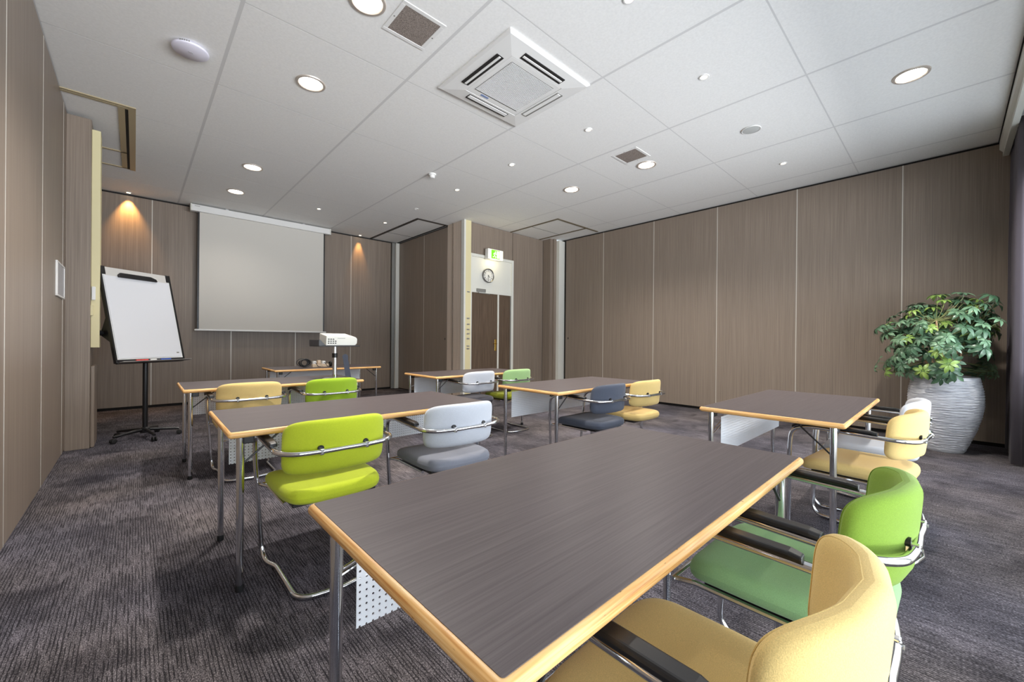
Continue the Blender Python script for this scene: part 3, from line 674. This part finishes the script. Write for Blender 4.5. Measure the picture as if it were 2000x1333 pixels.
MB().box(-.02, .02, -.05, .05, .004, .016).build('plug', BLACK, cb, bevel=.004)
ps = root('power_strip', (1.985, 6.25, TH), math.radians(4), 'beige power strip with adapters next to the black cable coil', 'power strip')
BEIGE = mat('beige_plastic', S(208, 186, 160), .5)
MB().box(-.115, .115, -.028, .028, .0, .045).build('body', BEIGE, ps, bevel=.008)
for k, x in enumerate((-.085, -.02, .045)):
    a1 = MB().box(x-.022, x+.022, -.024, .024, .045, .088+.012*(k % 2)).build('adapter', [WHITE, BEIGE, WHITE][k], ps, bevel=.006)
    MB().tube(fillet([(x, -.024, .066), (x, -.06, .066), (x+.03, -.07, .01), (x+.07, -.06, .006)], .03), .004, 6).build('cord', BLACK if k != 1 else BEIGE, a1, True)
for k in range(4):
    rr_ = .03+.003*k; MB().tube([(.135+.006*k, rr_*math.cos(t_*2*PI/20), .042+rr_*math.sin(t_*2*PI/20)) for t_ in range(20)], .004, 6, True).build('cord_loop', BLACK, ps, True)

# ------------------------------------------------------------------ potted plant
pl = root('potted_plant', (6.40, .035, 0), 0, 'umbrella plant with glossy leaves in a tall grooved silver white pot', 'potted plant')
prof = [(0.0, 0.0), (.148, 0), (.156, .012), (.188, .10), (.238, .25), (.270, .38), (.287, .50), (.288, .57), (.280, .66), (.262, .75), (.255, .795), (.238, .797), (.232, .77), (.238, .70), (.0, .70)]
fine = []
for (r1, z1), (r2, z2) in zip(prof[:-1], prof[1:]):
    n = max(1, int(abs(z2-z1)/.012)); fine += [(r1+(r2-r1)*k/n, z1+(z2-z1)*k/n) for k in range(n)]
fine.append(prof[-1]); m = MB().lathe(fine, 96, None, False)
for i, (x, y, z) in enumerate(m.v):
    rr_ = math.hypot(x, y)
    if rr_ > .14 and .02 < z < .78:
        a_ = math.atan2(y, x); d_ = .0035*math.sin(z*230+1.8*math.sin(a_*3+z*9)+1.1*math.sin(a_*7-z*14)+.8*math.sin(a_*13+z*31))
        m.v[i] = (x*(1+d_/rr_), y*(1+d_/rr_), z)
m.build('pot', POT, pl, True)
MB().lathe([(0, .745), (.10, .75), (.18, .738), (.234, .72)], 32, None, False).build('soil', SOIL, pl, True)
rnd = random.Random(11)
def leafmesh(nl, L_, droop, seed):
    q = random.Random(seed); m = MB()
    for k in range(nl):
        a_ = 2*PI*k/nl+q.uniform(-.15, .15); ln = L_*q.uniform(.8, 1.1); wd_ = ln*.20; dr_ = droop*q.uniform(.75, 1.25)
        ca, sa = math.cos(a_), math.sin(a_); vs = []
        for t_, ww in ((.12, .05), (.35, .75), (.6, 1), (.82, .66), (1, .03)):
            d_ = ln*t_; z = .35*d_*(1-t_*dr_*1.6)-dr_*d_*t_*.5; wv = wd_*ww
            for s, dz in ((-1, wv*.28), (0, 0), (1, wv*.28)): vs.append((ca*d_-sa*s*wv, sa*d_+ca*s*wv, z+dz))
        fs = []
        for i in range(4):
            for j in range(2): fs.append((i*3+j, i*3+j+1, i*3+4+j, i*3+3+j))
        m.add(vs, fs); m.tube([(0, 0, 0), (ca*ln*.13, sa*ln*.13, .35*ln*.1)], .0018, 3)
    m.tube([(0, 0, -.07), (0, 0, 0)], .003, 4)
    return m
LM = [leafmesh(rnd.choice((7, 8, 8)), rnd.uniform(.066, .09), rnd.uniform(.35, 1.0), k).mesh('leaf', LEAF[(0, 0, 1, 0, 1, 0, 1, 2)[k]], True) for k in range(8)]
tips = []; tries = 0
cents = [(.733*a+.68*d, -.68*a+.733*d, z) for a, d, z in ((.0, .02, 1.62), (-.12, .05, 1.50), (-.30, .02, 1.36), (.45, -.02, 1.38), (-.44, -.05, 1.1), (.08, -.1, 1.5), (-.2, -.12, 1.42), (.27, .0, 1.6))]
RA, DA = (.733, -.68), (.68, .733)          # spread axes of the crown in plan
while len(cents) < 66 and tries < 40000:
    tries += 1
    a_, d_, z = rnd.uniform(-.44, .62), rnd.uniform(-.42, .34), rnd.uniform(.80, 1.68)
    x = RA[0]*a_+DA[0]*d_; y = RA[1]*a_+DA[1]*d_; h_ = math.hypot(x, y)
    zm = 1.66-1.05*max(0, abs(a_)-.05)**1.3-.5*d_*d_+(.14 if abs(a_-.27) < .07 else 0)
    if z > zm or x > .47 or y < -.34: continue
    if h_ < .30 and z < 1.02: continue
    if z < zm-.38 and h_ < .36: continue
    if z < .95 and h_ < .34: continue
    if any((x-p)**2+(y-q)**2+(z-r)**2 < .105**2 for p, q, r in cents): continue
    cents.append((x, y, z))
for p, q, r in cents:
    for k in range(rnd.choice((4, 5, 6))):
        x, y, z = p+rnd.uniform(-.085, .085), q+rnd.uniform(-.085, .085), r+rnd.uniform(-.07, .06)
        if x > .50 or y < -.37: continue
        if z < .80 and math.hypot(x, y) < .36: continue
        if any((x-u)**2+(y-v)**2+(z-w_)**2 < .05**2 for u, v, w_ in tips): continue
        tips.append((x, y, z))
mains = []
for k in range(9):
    a_ = k*2*PI/9+.3; R_ = rnd.uniform(.18, .34); top = (math.cos(a_)*R_, .05+math.sin(a_)*R_*.8, rnd.uniform(1.05, 1.4) if k % 3 else rnd.uniform(.98, 1.1))
    if top[1] < -.30: top = (top[0], -.30, top[2])
    b0 = (math.cos(a_+.5)*.06, math.sin(a_+.5)*.06, .73)
    md = tuple(b0[i]*.5+top[i]*.5+(rnd.uniform(-.05, .05) if i < 2 else .03) for i in range(3))
    pts = fillet([b0, md, top], .25, 8); n = len(pts)
    MB().tube(pts, [.021-.013*i/(n-1) for i in range(n)], 8).build('stem', BARK, pl, True)
    mains += [tuple(p) for p in pts[n//3:]]
TWG = mat('green_twig', S(128, 134, 84), .6)
for k, (x, y, z) in enumerate(tips):
    p = min(mains, key=lambda s: (s[0]-x)**2+(s[1]-y)**2+(s[2]-z)**2+max(0, s[2]-z)*.3)
    md = (p[0]*.4+x*.6, p[1]*.4+y*.6, p[2]*.5+z*.5-.03)
    MB().tube(fillet([p, md, (x, y, z-.03)], .1, 3), .003, 5).build('twig', TWG, pl, True)
    o = meshobj('leaf', LM[k % 7 if (k % 9) else 7], pl, (x, y, z))
    d_ = Vector((x, y-.05, (z-.95)*.9+.18)).normalized()
    o.rotation_euler = (d_.to_track_quat('Z', 'Y') @ Matrix.Rotation(rnd.uniform(0, 6.28), 3, 'Z').to_quaternion()).to_euler()
    s_ = rnd.uniform(.85, 1.25); o.scale = (s_, s_, s_)
